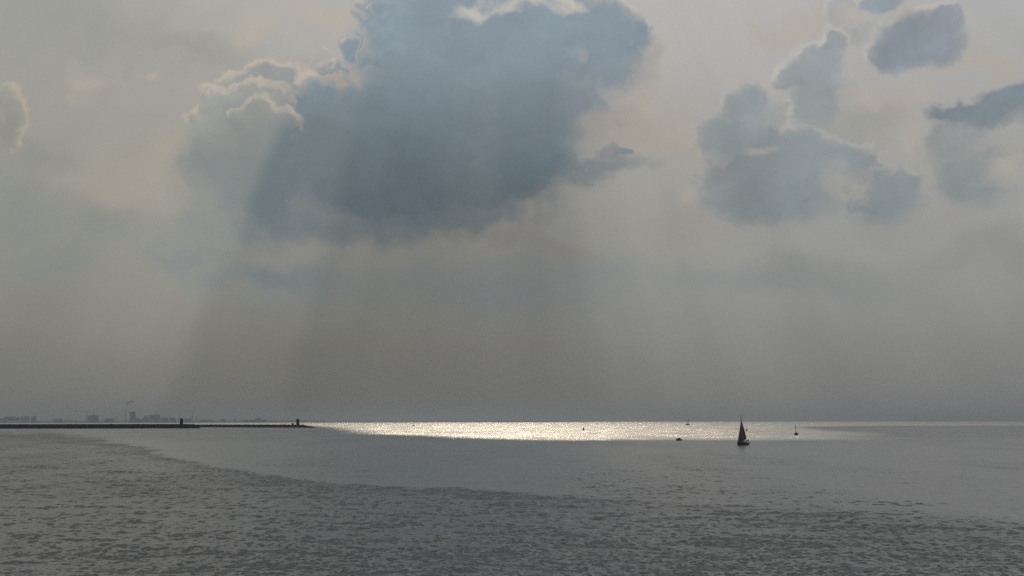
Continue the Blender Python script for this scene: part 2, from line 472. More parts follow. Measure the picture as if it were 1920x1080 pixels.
# ------------------------------------------------------------------ mesh helpers
class MB:
    def __init__(self):
        self.v, self.f = [], []

    def add(self, vs_, fs):
        o = len(self.v)
        self.v += [tuple(x) for x in vs_]
        self.f += [tuple(i + o for i in q) for q in fs]
        return self

    def box(self, x0, x1, y0, y1, z0, z1, top=1.0):
        cx, cy_ = (x0 + x1) / 2, (y0 + y1) / 2
        t = lambda a, c: c + (a - c) * top
        return self.add([(x0, y0, z0), (x1, y0, z0), (x1, y1, z0), (x0, y1, z0),
                         (t(x0, cx), t(y0, cy_), z1), (t(x1, cx), t(y0, cy_), z1), (t(x1, cx), t(y1, cy_), z1), (t(x0, cx), t(y1, cy_), z1)],
                        [(3, 2, 1, 0), (4, 5, 6, 7), (0, 1, 5, 4), (1, 2, 6, 5), (2, 3, 7, 6), (3, 0, 4, 7)])

    def lathe(self, prof, n=12, c=(0, 0)):
        vs_, fs = [], []
        for r, z in prof:
            for k in range(n):
                a = 2 * math.pi * k / n
                vs_.append((c[0] + r * math.cos(a), c[1] + r * math.sin(a), z))
        for i in range(len(prof) - 1):
            for k in range(n):
                k2 = (k + 1) % n
                fs.append((i * n + k, i * n + k2, (i + 1) * n + k2, (i + 1) * n + k))
        fs.append(tuple(reversed(range(n))))
        fs.append(tuple((len(prof) - 1) * n + k for k in range(n)))
        return self.add(vs_, fs)

    def tube(self, pts, rads, n=6):
        pts = [Vector(p) for p in pts]
        if not isinstance(rads, (list, tuple)):
            rads = [rads] * len(pts)
        vs_, fs = [], []
        for i, p in enumerate(pts):
            d = (pts[min(i + 1, len(pts) - 1)] - pts[max(i - 1, 0)]).normalized()
            a = d.orthogonal().normalized()
            b = d.cross(a)
            if i and (a - pa_).length > 1.0:
                a, b = pa_, d.cross(pa_)
            pa_ = a
            for k in range(n):
                t = 2 * math.pi * k / n
                vs_.append(p + (a * math.cos(t) + b * math.sin(t)) * rads[i])
        for i in range(len(pts) - 1):
            for k in range(n):
                k2 = (k + 1) % n
                fs.append((i * n + k, i * n + k2, (i + 1) * n + k2, (i + 1) * n + k))
        fs.append(tuple(reversed(range(n))))
        fs.append(tuple((len(pts) - 1) * n + k for k in range(n)))
        return self.add(vs_, fs)

    def gable(self, x0, x1, y0, y1, z0, z1):
        ym = (y0 + y1) / 2
        return self.add([(x0, y0, z0), (x1, y0, z0), (x1, y1, z0), (x0, y1, z0), (x0, ym, z1), (x1, ym, z1)],
                        [(0, 1, 5, 4), (2, 3, 4, 5), (1, 2, 5), (3, 0, 4), (3, 2, 1, 0)])

    def build(self, name, mat, parent=None, smooth=False, loc=None, rz=0.0):
        me = bpy.data.meshes.new(name)
        me.from_pydata(self.v, [], self.f)
        me.validate()
        if smooth:
            me.polygons.foreach_set('use_smooth', [True] * len(me.polygons))
        me.materials.append(M[mat] if isinstance(mat, str) else mat)
        o = bpy.data.objects.new(name, me)
        COL.objects.link(o)
        if parent:
            o.parent = parent
        if loc is not None:
            o.location = loc
            o.rotation_euler.z = rz
        return o


def empty(name, loc, rz=0.0, heel=0.0):
    o = bpy.data.objects.new(name, None)
    COL.objects.link(o)
    o.location = loc
    o.rotation_euler = (heel, 0, rz)
    o.empty_display_size = 1
    return o


def tag(o, label=None, cat=None, group=None, kind=None):
    if label:
        o['label'] = label
    if cat:
        o['category'] = cat
    if group:
        o['group'] = group
    if kind:
        o['kind'] = kind
    return o


# ------------------------------------------------------------------ world-space noise for numpy
def vnoise(x, y, seed):
    """smooth value noise, periodless hash"""
    xi, yi = np.floor(x).astype(np.int64), np.floor(y).astype(np.int64)
    xf, yf = x - xi, y - yi

    def h(a, b):
        n = (a * 374761393 + b * 668265263 + seed * 974711) & 0xffffffff
        n = ((n ^ (n >> 13)) * 1274126177) & 0xffffffff
        return ((n ^ (n >> 16)) & 0xffffff) / float(0xffffff)
    u, v = xf * xf * (3 - 2 * xf), yf * yf * (3 - 2 * yf)
    return (h(xi, yi) * (1 - u) + h(xi + 1, yi) * u) * (1 - v) + (h(xi, yi + 1) * (1 - u) + h(xi + 1, yi + 1) * u) * v


def fbm(x, y, seed, octv=4):
    s, a, t = 0.0, 1.0, 0.0
    for i in range(octv):
        s = s + a * vnoise(x * 2 ** i, y * 2 ** i, seed + i * 17)
        t += a
        a *= 0.5
    return s / t


# ------------------------------------------------------------------ sea
def build_sea():
    # polar sheet: fine where a viewer on the shore looks, coarse round the back, out to the horizon
    az_f = np.linspace(-R(27), R(27), 780)
    az_c = np.linspace(R(27), 2 * math.pi - R(27), 70)[1:-1]
    az = np.concatenate([az_f, az_c])
    # depression angle even from 9 degrees to grazing
    dep = np.linspace(math.tan(R(9.0)), 10.0 / 2500.0, 900)
    r1 = CAM_H / dep
    r0 = np.geomspace(2.0, r1[0], 26)[:-1]
    r2 = np.geomspace(r1[-1], 90000.0, 70)[1:]
    rr = np.concatenate([r0, r1, r2])
    dr = np.gradient(rr)
    Rg, Ag = np.meshgrid(rr, az, indexing='ij')
    daz = np.concatenate([np.full(len(az_f), az_f[1] - az_f[0]), np.full(len(az_c), az_c[1] - az_c[0])])
    X, Y = Rg * np.sin(Ag), Rg * np.cos(Ag)
    # calm slick beyond a wandering edge, ruffled water on the near side
    edge = [(-400, 806), (100, 812), (185, 824), (260, 838), (330, 860), (400, 872), (490, 889), (600, 905), (700, 914), (850, 922), (1000, 930),
            (1200, 937), (1320, 946), (1500, 957), (1700, 970), (1920, 985), (2600, 1000)]
    ea = np.array([math.atan2(on_sea(*p).x, on_sea(*p).y) for p in edge])
    ed = np.array([10.0 / on_sea(*p).length for p in edge])
    ed_here = np.interp(Ag, ea, ed)
    ed_here = ed_here + (fbm(X / 16, Y / 45, 5, 5) - 0.5) * np.interp(Ag, [-0.35, 0.0, 0.35], [0.010, 0.014, 0.026])
    dgrad = 10.0 / Rg
    calm = np.clip((ed_here - dgrad) / np.interp(Ag, [-0.35, -0.05, 0.15, 0.4], [0.003, 0.003, 0.010, 0.022]) + 0.5, 0, 1)
    calm = calm * calm * (3 - 2 * calm)
    calm *= 1 - 0.5 * np.clip((Rg - 520) / 350, 0, 1)
    behind = (np.abs(((Ag + math.pi) % (2 * math.pi)) - math.pi) > R(28))
    calm[behind] = 0
    streak = fbm(X / 30 + 40, Y / 210, 31, 5)
    amp = 1.0 - calm * (0.72 - 0.50 * np.clip((streak - 0.45) * 3.0, 0, 1))
    gust = fbm(X / 18, Y / 70, 77, 4)
    amp *= 0.45 + 1.1 * gust
    # near edge of the slick is choppier
    lip = np.exp(-((ed_here - dgrad + 0.0025) / 0.0028) ** 2)
    amp *= 1 + 0.75 * lip * np.interp(Ag, [-0.1, 0.2], [1.0, 0.2])
    # oily sheen along the far side of the edge, at the left
    amp *= 1 - 0.55 * np.exp(-((ed_here - dgrad - 0.004) / 0.004) ** 2) * np.interp(Ag, [-0.35, -0.12, 0.02], [1.0, 0.9, 0.0])
    Z = np.zeros_like(X)
    var_lost = np.zeros_like(X)
    nw, ns = 96, 16
    sa, ca = np.sin(az), np.cos(az)
    lam = np.concatenate([np.geomspace(0.32, 11.0, nw), np.geomspace(12.0, 48.0, ns)])
    nw += ns
    lam *= rng.uniform(0.95, 1.05, nw)
    th = rng.normal(0, R(40), nw) + R(12)
    slope = 0.034 * np.interp(np.log(lam), np.log([0.3, 0.6, 1.2, 2.0, 3.5, 6.0, 13.0, 50.0]), [1.5, 1.5, 1.15, 0.7, 0.45, 0.33, 0.28, 0.22])
    ph_ = rng.uniform(0, 2 * math.pi, nw)
    # let each train come and go so that no pattern repeats
    for i in range(nw):
        k = 2 * math.pi / lam[i]
        kx, ky = k * math.sin(th[i]), k * math.cos(th[i])
        # sampling step along the wave, in the sheet's own rows and columns
        s_ = np.maximum(dr[:, None] * np.abs(kx * sa + ky * ca)[None, :], rr[:, None] * (daz * np.abs(kx * ca - ky * sa))[None, :]) / (2 * math.pi)
        wgt = np.clip((0.42 - s_) / 0.2, 0, 1)
        var_lost += (1 - wgt ** 2) * 0.5 * (slope[i] * amp) ** 2
        rows = np.nonzero(wgt.max(axis=1) > 0)[0]
        if len(rows):
            j0, j1 = rows[0], rows[-1] + 1
            x_, y_, am_ = X[j0:j1], Y[j0:j1], amp[j0:j1]
            ox, oy = rng.uniform(-500, 500, 2)
            env = 0.15 + 2.3 * vnoise((x_ + ox) / (lam[i] * 4), (y_ + oy) / (lam[i] * 3), 100 + i) ** 1.7
            a = slope[i] * (am_ if lam[i] < 4.5 else 0.45 + 0.55 * am_) * env
            ang = kx * x_ + ky * y_ + ph_[i]
            Z[j0:j1] += wgt[j0:j1] * a / k * (np.sin(ang) + 0.28 * np.cos(2 * ang))
    alpha = np.sqrt(0.045 ** 2 + 0.12 * var_lost)
    lost = np.sqrt(var_lost * 0.9)
    rough = np.sqrt(alpha)
    nr, na = Rg.shape
    verts = np.empty((nr * na, 3), np.float32)
    verts[:, 0], verts[:, 1], verts[:, 2] = X.ravel(), Y.ravel(), Z.ravel()
    idx = np.arange(nr * na).reshape(nr, na)
    nxt = np.roll(idx, -1, axis=1)
    quads = np.stack([idx[:-1], nxt[:-1], nxt[1:], idx[1:]], -1).reshape(-1, 4)[:, ::-1]
    me = bpy.data.meshes.new('sea')
    me.vertices.add(len(verts))
    me.vertices.foreach_set('co', verts.ravel())
    nf = len(quads)
    me.loops.add(nf * 4)
    me.loops.foreach_set('vertex_index', quads.astype(np.int32).ravel())
    me.polygons.add(nf)
    me.polygons.foreach_set('loop_start', np.arange(0, nf * 4, 4, dtype=np.int32))
    me.update(calc_edges=True)
    me.polygons.foreach_set('use_smooth', np.ones(nf, bool))
    for nm, arr in (('ripple_roughness', rough), ('lost_slope', lost)):
        at = me.attributes.new(nm, 'FLOAT', 'POINT')
        at.data.foreach_set('value', arr.astype(np.float32).ravel())
    me.update()

    mt = bpy.data.materials.new('sea_water')
    mt.use_nodes = True
    mt.node_tree.nodes.clear()
    N = NT(mt.node_tree)
    co = N.n('ShaderNodeTexCoord').outputs['Object']
    ar = N.n('ShaderNodeAttribute', attribute_name='ripple_roughness').outputs['Fac']
    am = N.n('ShaderNodeAttribute', attribute_name='lost_slope').outputs['Fac']
    # capillary ripples as surface slopes in world space
    s1 = N.v('SUBTRACT', N.noise(N.v('MULTIPLY', co, (0.5, 1.0, 1.0)), 1.3, 3, 0.6, dims='2D', color=True), (0.5, 0.5, 0.5))
    s2 = N.v('SUBTRACT', N.noise(N.v('MULTIPLY', co, (0.4, 1.0, 1.0)), 0.2, 4, 0.62, dims='2D', color=True), (0.5, 0.5, 0.5))
    s = N.v('ADD', N.v('SCALE', s1, scale=5.6), N.v('SCALE', s2, scale=4.6))
    s3 = N.v('SUBTRACT', N.noise(N.v('MULTIPLY', co, (1.1, 0.28, 1.0)), 1.0, 3, 0.6, dims='2D', color=True), (0.5, 0.5, 0.5))
    s = N.v('ADD', s, N.v('SCALE', s3, scale=5.2))
    s = N.v('SCALE', N.v('MULTIPLY', s, (0.85, 1.0, 0.0)), scale=N.m('ADD', am, 0.012))
    geo = N.n('ShaderNodeNewGeometry')
    nrm = N.v('NORMALIZE', N.v('ADD', geo.outputs['Normal'], s))
    p = N.n('ShaderNodeBsdfPrincipled')
    p.inputs['Base Color'].default_value = (0.0, 0.0, 0.0, 1)
    p.inputs['IOR'].default_value = 1.9
    N.put(p.inputs['Roughness'], ar)
    N.put(p.inputs['Normal'], nrm)
    silt = N.n('ShaderNodeBsdfDiffuse')              # light scattered back by silty water
    silt.inputs[0].default_value = (0.105, 0.104, 0.099, 1)
    ad = N.n('ShaderNodeAddShader')
    N.t.links.new(p.outputs[0], ad.inputs[0])
    N.t.links.new(silt.outputs[0], ad.inputs[1])
    out = N.n('ShaderNodeOutputMaterial')
    N.t.links.new(ad.outputs[0], out.inputs[0])
    me.materials.append(mt)
    o = bpy.data.objects.new('sea', me)
    COL.objects.link(o)
    tag(o, 'grey rippled sea reaching to the horizon', None, kind='structure')
    return o


build_sea()


# ------------------------------------------------------------------ unseen cloud added overhead, outlined to shade the near water
def build_shade_cloud():
    H = 3000.0
    shift = Vector((SUN_D.x, SUN_D.y, 0)) * (H / SUN_D.z)
    # outline of its shade on the sea, far edge then near edge
    far = [(-3600, 1500), (-2600, 1900), (-1500, 2500), (-700, 2900), (-420, 2700), (-250, 1750), (-120, 1000), (-55, 820), (20, 640), (120, 606), (195, 650), (270, 900), (380, 1600), (520, 2300), (900, 2700),
           (1500, 2600), (2300, 1900), (3200, 900)]
    ny = 120
    xs = np.unique(np.concatenate([np.linspace(-3900, 3600, 190), np.linspace(-500, 600, 130)]))
    nx = len(xs)
    far = [(-3900, -700), (-3600, 500), (-3200, 1300)] + far[1:-1] + [(3200, 700), (3600, -600)]
    fx, fy = np.array(far).T
    billow = lambda n: 1 - np.abs(2 * n - 1)
    wide = np.interp(np.abs(xs - 40), [0, 160, 450, 1500], [0.10, 0.22, 0.8, 1.0])
    top = np.interp(xs, fx, fy)
    ker = np.exp(-np.linspace(-2, 2, 9) ** 2)
    top = np.where(wide > 0.7, np.convolve(np.pad(top, 4, mode='edge'), ker / ker.sum(), 'valid'), top)
    top = top + wide * ((fbm(xs / 700, xs * 0 + 3, 9, 3) - 0.5) * 900 + (billow(fbm(xs / 190, xs * 0 + 5, 23, 2)) - 0.5) * 260) \
        + (fbm(xs / 45, xs * 0 + 3, 9, 4) - 0.5) * 80
    bot = -1700 + 1000 * (np.abs(xs) / 3900) ** 3 + (fbm(xs / 600, xs * 0 + 8, 19, 4) - 0.5) * 1000
    t = np.linspace(0, 1, ny) ** 0.9
    Xg = np.repeat(xs[None, :], ny, 0)
    Yg = bot[None, :] + (top - bot)[None, :] * t[:, None]
    ex = np.clip(np.minimum(xs - xs[0], xs[-1] - xs)[None, :] / 900.0, 0, 1)
    span = (top - bot)[None, :]
    ey = np.clip(t[:, None] * span / 700.0, 0, 1)
    ef = np.clip((1 - t)[:, None] * span / 2300.0, 0, 1)
    e = np.sqrt(np.clip(1 - (1 - ex) ** 2, 0, 1) * np.clip(1 - (1 - ey) ** 2, 0, 1)) * ef
    b1, b2, b3 = (billow(fbm(Xg / d_, Yg / d_, sd_, 3)) for d_, sd_ in ((800, 41), (300, 57), (110, 71)))
    up = H + e * (150 + 700 * b1 + 330 * b2 + 110 * b3)
    dn = H - np.sqrt(e) * (30 + 300 * b1 + 230 * b2 + 90 * b3)
    Xg = Xg + (b3 - 0.5) * 60 * e
    V = []
    for Zg in (up, dn):
        V.append(np.stack([Xg + shift.x, Yg + shift.y, Zg], -1).reshape(-1, 3))
    verts = np.concatenate(V)
    n0 = nx * ny
    F = []
    for j in range(ny - 1):
        for i in range(nx - 1):
            a = j * nx + i
            F.append((a, a + 1, a + nx + 1, a + nx))
            F.append((n0 + a, n0 + a + nx, n0 + a + nx + 1, n0 + a + 1))
    ring = [(0, i) for i in range(nx)] + [(j, nx - 1) for j in range(1, ny)] + [(ny - 1, i) for i in range(nx - 2, -1, -1)] + [(j, 0) for j in range(ny - 2, 0, -1)]
    ids = [j * nx + i for j, i in ring]
    for a, b in zip(ids, ids[1:] + ids[:1]):
        F.append((a, n0 + a, n0 + b, b))
    mb = MB()
    mb.v = [tuple(v) for v in verts]
    mb.f = F
    o = mb.build('shade_cloud', material('cloud_vapour', (0.66, 0.73, 0.80), 1.0, 0.08, 0.002, spec=0.0, translucent=0.18), smooth=True)
    tag(o, 'broad grey cumulus out of view, added to shade the near water', 'shade_cloud', kind='stuff')


build_shade_cloud()


# ------------------------------------------------------------------ breakwaters
def breakwater(name, pts, h, crest, label, seed, taper_end=60.0):
    """rubble mound along a centre line: rows of lumpy sections with a flat crest way"""
    P = [Vector(p) for p in pts]
    line = []
    for a, b in zip(P, P[1:]):
        n = max(2, int((b - a).length / 3.0))
        for i in range(n):
            line.append(a.lerp(b, i / n))
    line.append(P[-1])
    total = len(line)
    prof = [(-1.0, -0.25), (-0.86, 0.10), (-0.70, 0.32), (-0.52, 0.58), (-0.36, 0.82), (-0.24, 0.97), (0.24, 0.97), (0.36, 0.82), (0.52, 0.58),
            (0.70, 0.32), (0.86, 0.10), (1.0, -0.25)]
    rnd = random.Random(seed)
    vs_, fs = [], []
    half = crest / 2 + h * 1.5
    for i, c in enumerate(line):
        d = (line[min(i + 1, total - 1)] - line[max(i - 1, 0)]).normalized()
        sd = Vector((d.y, -d.x, 0))
        rem = (P[-1] - c).length
        k = min(1.0, (rem + 6.0) / taper_end) ** 0.6
        for u, w in prof:
            j = 0.0 if abs(u) > 0.98 else rnd.uniform(-0.42, 0.42)
            vs_.append(c + sd * (u * half * k + rnd.uniform(-0.5, 0.5)) + d * rnd.uniform(-0.6, 0.6) + Vector((0, 0, w * h * k + j * k)))
    m_ = len(prof)
    for i in range(total - 1):
        for k in range(m_ - 1):
            fs.append((i * m_ + k, i * m_ + k + 1, (i + 1) * m_ + k + 1, (i + 1) * m_ + k))
    fs.append(tuple(reversed(range(m_))))
    fs.append(tuple((total - 1) * m_ + k for k in range(m_)))
    root = empty(name, P[-1])
    mb = MB().add([v - P[-1] for v in vs_], fs)
    mb.build('rubble_mound', 'basalt', root)
    # concrete crest way and scattered armour blocks on top
    cw = MB()
    run = [q for q in line if (P[-1] - q).length > taper_end * 0.7][::4]
    for a, b in zip(run, run[1:]):
        d = (b - a).normalized()
        sd = Vector((d.y, -d.x, 0)) * (crest * 0.32)
        z0, z1 = Vector((0, 0, h * 0.9)), Vector((0, 0, h * 1.02))
        q = [a - sd, b - sd, b + sd, a + sd]
        cw.add([x + z0 - P[-1] for x in q] + [x + z1 - P[-1] for x in q],
               [(4, 5, 6, 7), (0, 1, 5, 4), (2, 3, 7, 6)])
    cw.build('crest_path', 'concrete', root)
    blk = MB()
    for _ in range(int(total * 0.5)):
        c = line[rnd.randrange(total)]
        if (P[-1] - c).length < taper_end * 0.5:
            continue
        s = rnd.uniform(0.6, 1.3)
        x, y = c.x + rnd.uniform(-crest, crest) * 0.6 - P[-1].x, c.y + rnd.uniform(-crest, crest) * 0.6 - P[-1].y
        blk.box(x - s, x + s, y - s, y + s, h * 0.8, h * 0.98 + s * rnd.uniform(0.2, 0.7), 0.75)
    b = blk.build('armour_blocks', 'basalt', root)
    b['kind'] = 'stuff'
    tag(root, label, 'breakwater')
    return root


n_end = on_sea(374, 803.0)
n_mid = on_sea(170, 803.4)
n_left = on_sea(-260, 803.8)
breakwater('breakwater', [n_left, n_mid, n_end], 6.4, 6.0, 'dark stone breakwater on the left, nearer and thicker of the two', 3, 16.0)
f_end = on_sea(589, 802.0)
f_mid = on_sea(400, 801.0)
f_left = on_sea(150, 800.6)
breakwater('breakwater', [f_left, f_mid, f_end], 4.8, 6.0, 'dark stone breakwater tapering to its tip in the bright water', 5, 50.0)


def beacon(px, base_py, dist, z0, hgt, w, label):
    p = at_range(px, dist)
    root = empty('harbour_beacon', (p.x, p.y, z0))
    MB().lathe([(w * 0.62, 0), (w * 0.62, 0.9), (w * 0.5, 1.0)], 14).build('plinth', 'concrete', root)
    MB().lathe([(w * 0.52, 1.0), (w * 0.50, hgt * 0.35), (w * 0.48, hgt * 0.66)], 14).build('tower', 'tower_paint', root, True)
    MB().lathe([(w * 0.48, hgt * 0.66), (w * 0.60, hgt * 0.70), (w * 0.60, hgt * 0.73)], 14).build('gallery', 'tower_paint', root)
    rl = MB()
    for k in range(10):
        a = k * math.pi / 5
        rl.tube([(w * .53 * math.cos(a), w * .53 * math.sin(a), hgt * .73), (w * .53 * math.cos(a), w * .53 * math.sin(a), hgt * .82)], 0.05, 4)
    rl.tube([(w * .53 * math.cos(k * math.pi / 8), w * .53 * math.sin(k * math.pi / 8), hgt * .82) for k in range(17)], 0.06, 4)
    rl.build('railing', 'rope', root)
    ln = MB().lathe([(w * 0.44, hgt * 0.73), (w * 0.44, hgt * 0.90)], 12).build('lantern', 'lamp_glass', root)
    MB().lathe([(w * 0.54, hgt * 0.90), (w * 0.46, hgt * 0.96), (w * 0.12, hgt * 1.0)], 12).build('lantern_roof', 'tower_paint', ln)
    MB().box(-0.5, 0.5, -w * 0.54, -w * 0.47, 1.0, 3.0).build('door', 'hull_grey', root)
    tag(root, label, 'beacon', 'beacons on the breakwaters')


NEAR_D = n_end.length + 4
FAR_D = on_sea(559, 801.2).length + 6
beacon(340.5, 797, NEAR_D, 5.9, 9.6, 5.0, 'dark squat beacon tower on the nearer breakwater')
beacon(558.5, 797, FAR_D, 4.4, 10.6, 5.4, 'dark squat beacon tower near the tip of the farther breakwater')
p = at_range(549, FAR_D)
hut = empty('equipment_hut', (p.x, p.y, 4.4))
MB().box(-1.6, 1.6, -1.4, 1.4, 0, 2.0).build('wall', 'concrete', hut)
MB().gable(-1.9, 1.9, -1.7, 1.7, 2.0, 2.9).build('roof', 'tower_paint', hut)
MB().box(-0.4, 0.4, -1.46, -1.38, 0.05, 1.8).build('door', 'hull_grey', hut)
tag(hut, 'tiny dark hut just left of the beacon near the breakwater tip', 'hut')


# ------------------------------------------------------------------ boats
def hull_mesh(L, B, free, draft, sheer=0.35, transom=0.72, n=18):
    """lofted hull, bow towards +X"""
    secs = []
    for i in range(n + 1):
        t = i / n
        x = -L / 2 + L * t
        w = B / 2 * (transom + (1 - transom) * math.sin(min(1, t / 0.45) * math.pi / 2)) if t < 0.45 else B / 2 * max(0.015, math.cos((t - 0.45) / 0.55 * math.pi / 2)) ** 0.75
        zt = free * (1 + sheer * (abs(t - 0.35) / 0.65) ** 2)
        zb = -draft * math.sin(math.pi * min(0.98, max(0.06, t))) ** 0.6
        lean = 0.06 * L * max(0, t - 0.8) / 0.2
        secs.append([(x + lean * f, s * w * g_, zb + (zt - zb) * f) for s, f, g_ in
                     ((-1, 1, 1), (-1, 0.62, 0.97), (-1, 0.3, 0.78), (-1, 0.1, 0.42), (1, 0.0, 0.0), (1, 0.1, 0.42), (1, 0.3, 0.78), (1, 0.62, 0.97), (1, 1, 1))])
    mb = MB()
    vs_ = [v for s in secs for v in s]
    m_ = 9
    fs = [(i * m_ + k, i * m_ + k + 1, (i + 1) * m_ + k + 1, (i + 1) * m_ + k) for i in range(n) for k in range(m_ - 1)]
    fs.append(tuple(range(m_)))
    mb.add(vs_, fs)
    dk = MB()
    dv, df = [], []
    for s in secs:
        dv += [(s[0][0], s[0][1] * 0.96, s[0][2] - 0.04), (s[8][0], s[8][1] * 0.96, s[8][2] - 0.04)]
    df = [(2 * i, 2 * i + 2, 2 * i + 3, 2 * i + 1) for i in range(n)]
    dk.add(dv, df)
    return mb, dk


def sail_mesh(tack, clew, head, belly, roach=0.0, nu=9, nv=14, side=Vector((0, 1, 0))):
    tack, clew, head = Vector(tack), Vector(clew), Vector(head)
    mb = MB()
    vs_, fs = [], []
    for j in range(nv + 1):
        v = j / nv
        a = tack.lerp(head, v)
        b = clew.lerp(head, v) + (clew - tack).normalized() * roach * math.sin(math.pi * v)
        for i in range(nu + 1):
            u = i / nu
            q = a.lerp(b, u) + side * belly * math.sin(math.pi * u ** 0.8) * math.sin(math.pi * min(1, 0.15 + 0.8 * v)) * (1 - 0.4 * v)
            vs_.append(q)
    m_ = nu + 1
    for j in range(nv):
        for i in range(nu):
            fs.append((j * m_ + i, j * m_ + i + 1, (j + 1) * m_ + i + 1, (j + 1) * m_ + i))
    return mb.add(vs_, fs)


def sitting_person(parent_loc, rz, label, jacket='cloth'):
    """one continuous seated body grown from a jointed skeleton, clothed; head, hands and feet included"""
    P = {'pel': (0, 0, 0.12, .15), 'wai': (0.02, 0, 0.30, .14), 'che': (0.06, 0, 0.50, .165), 'nec': (0.09, 0, 0.66, .06), 'hea': (0.12, 0, 0.78, .095), 'top': (0.12, 0, 0.88, .075)}
    E = [('pel', 'wai'), ('wai', 'che'), ('che', 'nec'), ('nec', 'hea'), ('hea', 'top')]
    for s, n in ((1, 'l'), (-1, 'r')):
        P['hip' + n] = (0.06, s * .10, 0.09, .095)
        P['kne' + n] = (0.46, s * .13, 0.14, .068)
        P['ank' + n] = (0.50, s * .13, -0.28, .045)
        P['toe' + n] = (0.66, s * .14, -0.33, .035)
        P['sho' + n] = (0.06, s * .19, 0.57, .07)
        P['elb' + n] = (0.14, s * .26, 0.33, .05)
        P['wri' + n] = (0.36, s * .20, 0.28, .035)
        P['han' + n] = (0.45, s * .17, 0.28, .03)
        E += [('pel', 'hip' + n), ('hip' + n, 'kne' + n), ('kne' + n, 'ank' + n), ('ank' + n, 'toe' + n), ('che', 'sho' + n), ('sho' + n, 'elb' + n),
              ('elb' + n, 'wri' + n), ('wri' + n, 'han' + n)]
    ks = list(P)
    me = bpy.data.meshes.new('person')
    me.from_pydata([P[k][:3] for k in ks], [(ks.index(a), ks.index(b)) for a, b in E], [])
    me.materials.append(M[jacket])
    o = bpy.data.objects.new('person', me)
    COL.objects.link(o)
    sk = o.modifiers.new('skin', 'SKIN')
    layer = me.skin_vertices[0].data if me.skin_vertices else None
    if layer is None:
        bpy.context.view_layer.objects.active = o
        return o
    for i, k in enumerate(ks):
        layer[i].radius = (P[k][3], P[k][3])
        layer[i].use_root = (k == 'pel')
    o.modifiers.new('round', 'SUBSURF').render_levels = 1
    o.location = parent_loc
    o.rotation_euler.z = rz
    tag(o, label, 'person')
    return o


def yacht(loc, rz, L, B, free, mast_h, label, sails=None, hull='hull_dark', cabin=True, rig=0.045, heel=0.0, mast_x=0.08, group='sailing boats', stowed=0.0):
    root = empty('sailing_yacht', loc, rz, heel)
    hm, dk = hull_mesh(L, B, free, 0.45)
    h = hm.build('hull', hull, root, True)
    dk.build('deck', 'deck', h)
    mx = L * mast_x
    if cabin:
        cb = MB().box(-L * .16, L * .20, -B * .26, B * .26, free * 0.95, free * 0.95 + 0.55, 0.82).build('cabin', hull, root)
        for s in (-1, 1):
            for k in range(3):
                x = -L * .10 + k * L * .09
                MB().box(x - .28, x + .28, s * B * .246 - .02, s * B * .246 + .02, free * .95 + .18, free * .95 + .38).build('window', 'glass', cb)
    MB().tube([(mx, 0, free * .9), (mx, 0, free + mast_h * .5), (mx, 0, mast_h)], [0.11, 0.10, 0.06], 8).build('mast', 'alloy', root)
    MB().tube([(mx, 0, free + 1.25), (mx - L * .40, 0.0, free + 1.3)], 0.07, 6).build('boom', 'alloy', root)
    if stowed:
        MB().tube([(L * .47, 0, free * 1.4), (mx + .15, 0, mast_h * .88)], [stowed, stowed * .6], 6).build('furled_headsail', 'sail_dark', root, True)
        MB().tube([(mx - .1, 0, free + 1.5), (mx - .1, 0, mast_h * .9)], [stowed * .9, stowed * .7], 6).build('furled_mainsail', 'sail_dark', root, True)
    st = MB()
    st.tube([(L * .50, 0, free * 1.2), (mx, 0, mast_h * .96)], rig * .4, 4)
    st.tube([(-L * .49, 0, free * 1.1), (mx, 0, mast_h * .98)], rig * .4, 4)
    for s in (-1, 1):
        st.tube([(mx - .1, s * B * .46, free), (mx, s * B * .2, mast_h * .55), (mx, 0, mast_h * .93)], rig * .4, 4)
        st.tube([(mx, 0, mast_h * .55), (mx, s * B * .2, mast_h * .55)], rig * .5, 4)
    st.build('rigging', 'rope', root)
    rd = MB().box(-L * .50 - .05, -L * .5 + .25, -.03, .03, -.4, free * .8).build('rudder', hull, root)
    pp = MB()
    for s in (-1, 1):
        for k in range(4):
            x = -L * .46 + k * L * .08
            pp.tube([(x, s * B * .40, free), (x, s * B * .40, free + .6)], 0.02, 4)
        pp.tube([(-L * .46, s * B * .40, free + .6), (-L * .22, s * B * .40, free + .6)], 0.02, 4)
    pp.tube([(-L * .46, -B * .40, free + .6), (-L * .46, B * .40, free + .6)], 0.02, 4)
    pp.build('pushpit', 'rope', root)
    if sails:
        for nm, args, mat in sails:
            so = sail_mesh(*args).build(nm, mat, root, True)
            sm = so.modifiers.new('cloth', 'SOLIDIFY')
            sm.thickness = 0.02
    tag(root, label, 'sailboat', group)
    return root


# big yacht, bow turned left and towards the shore
yp = on_sea(1392.5, 835)
L, B, FB = 8.6, 2.9, 1.05
head_z, mast_z = 10.3, 13.2
rz = R(180 + 52)
yacht((yp.x, yp.y, 0.0), rz, L, B, FB, mast_z, 'largest sailing yacht with dark hull and tall dark sails set',
      sails=[('headsail', ((L * .50, 0, 1.35), (-L * .10, 0.75, 1.9), (L * .10, 0, head_z), 0.75), 'sail'),
             ('mainsail', ((L * .08 - .12, 0, FB + 1.35), (-L * .33, 0.35, FB + 1.45), (L * .08 - .10, 0, head_z - .2), 0.35, 0.25), 'sail_dark')],
      hull='hull_dark', heel=R(0))
rm = Matrix.Rotation(rz, 4, 'Z')
st_ = yp + (rm @ Vector((-L * .36, 0.25, 0)))
sitting_person((st_.x, st_.y, FB + 0.22), rz, 'person in dark clothes seated at the stern of the largest yacht')
fl = yp + (rm @ Vector((-L * .485, 0, 0)))
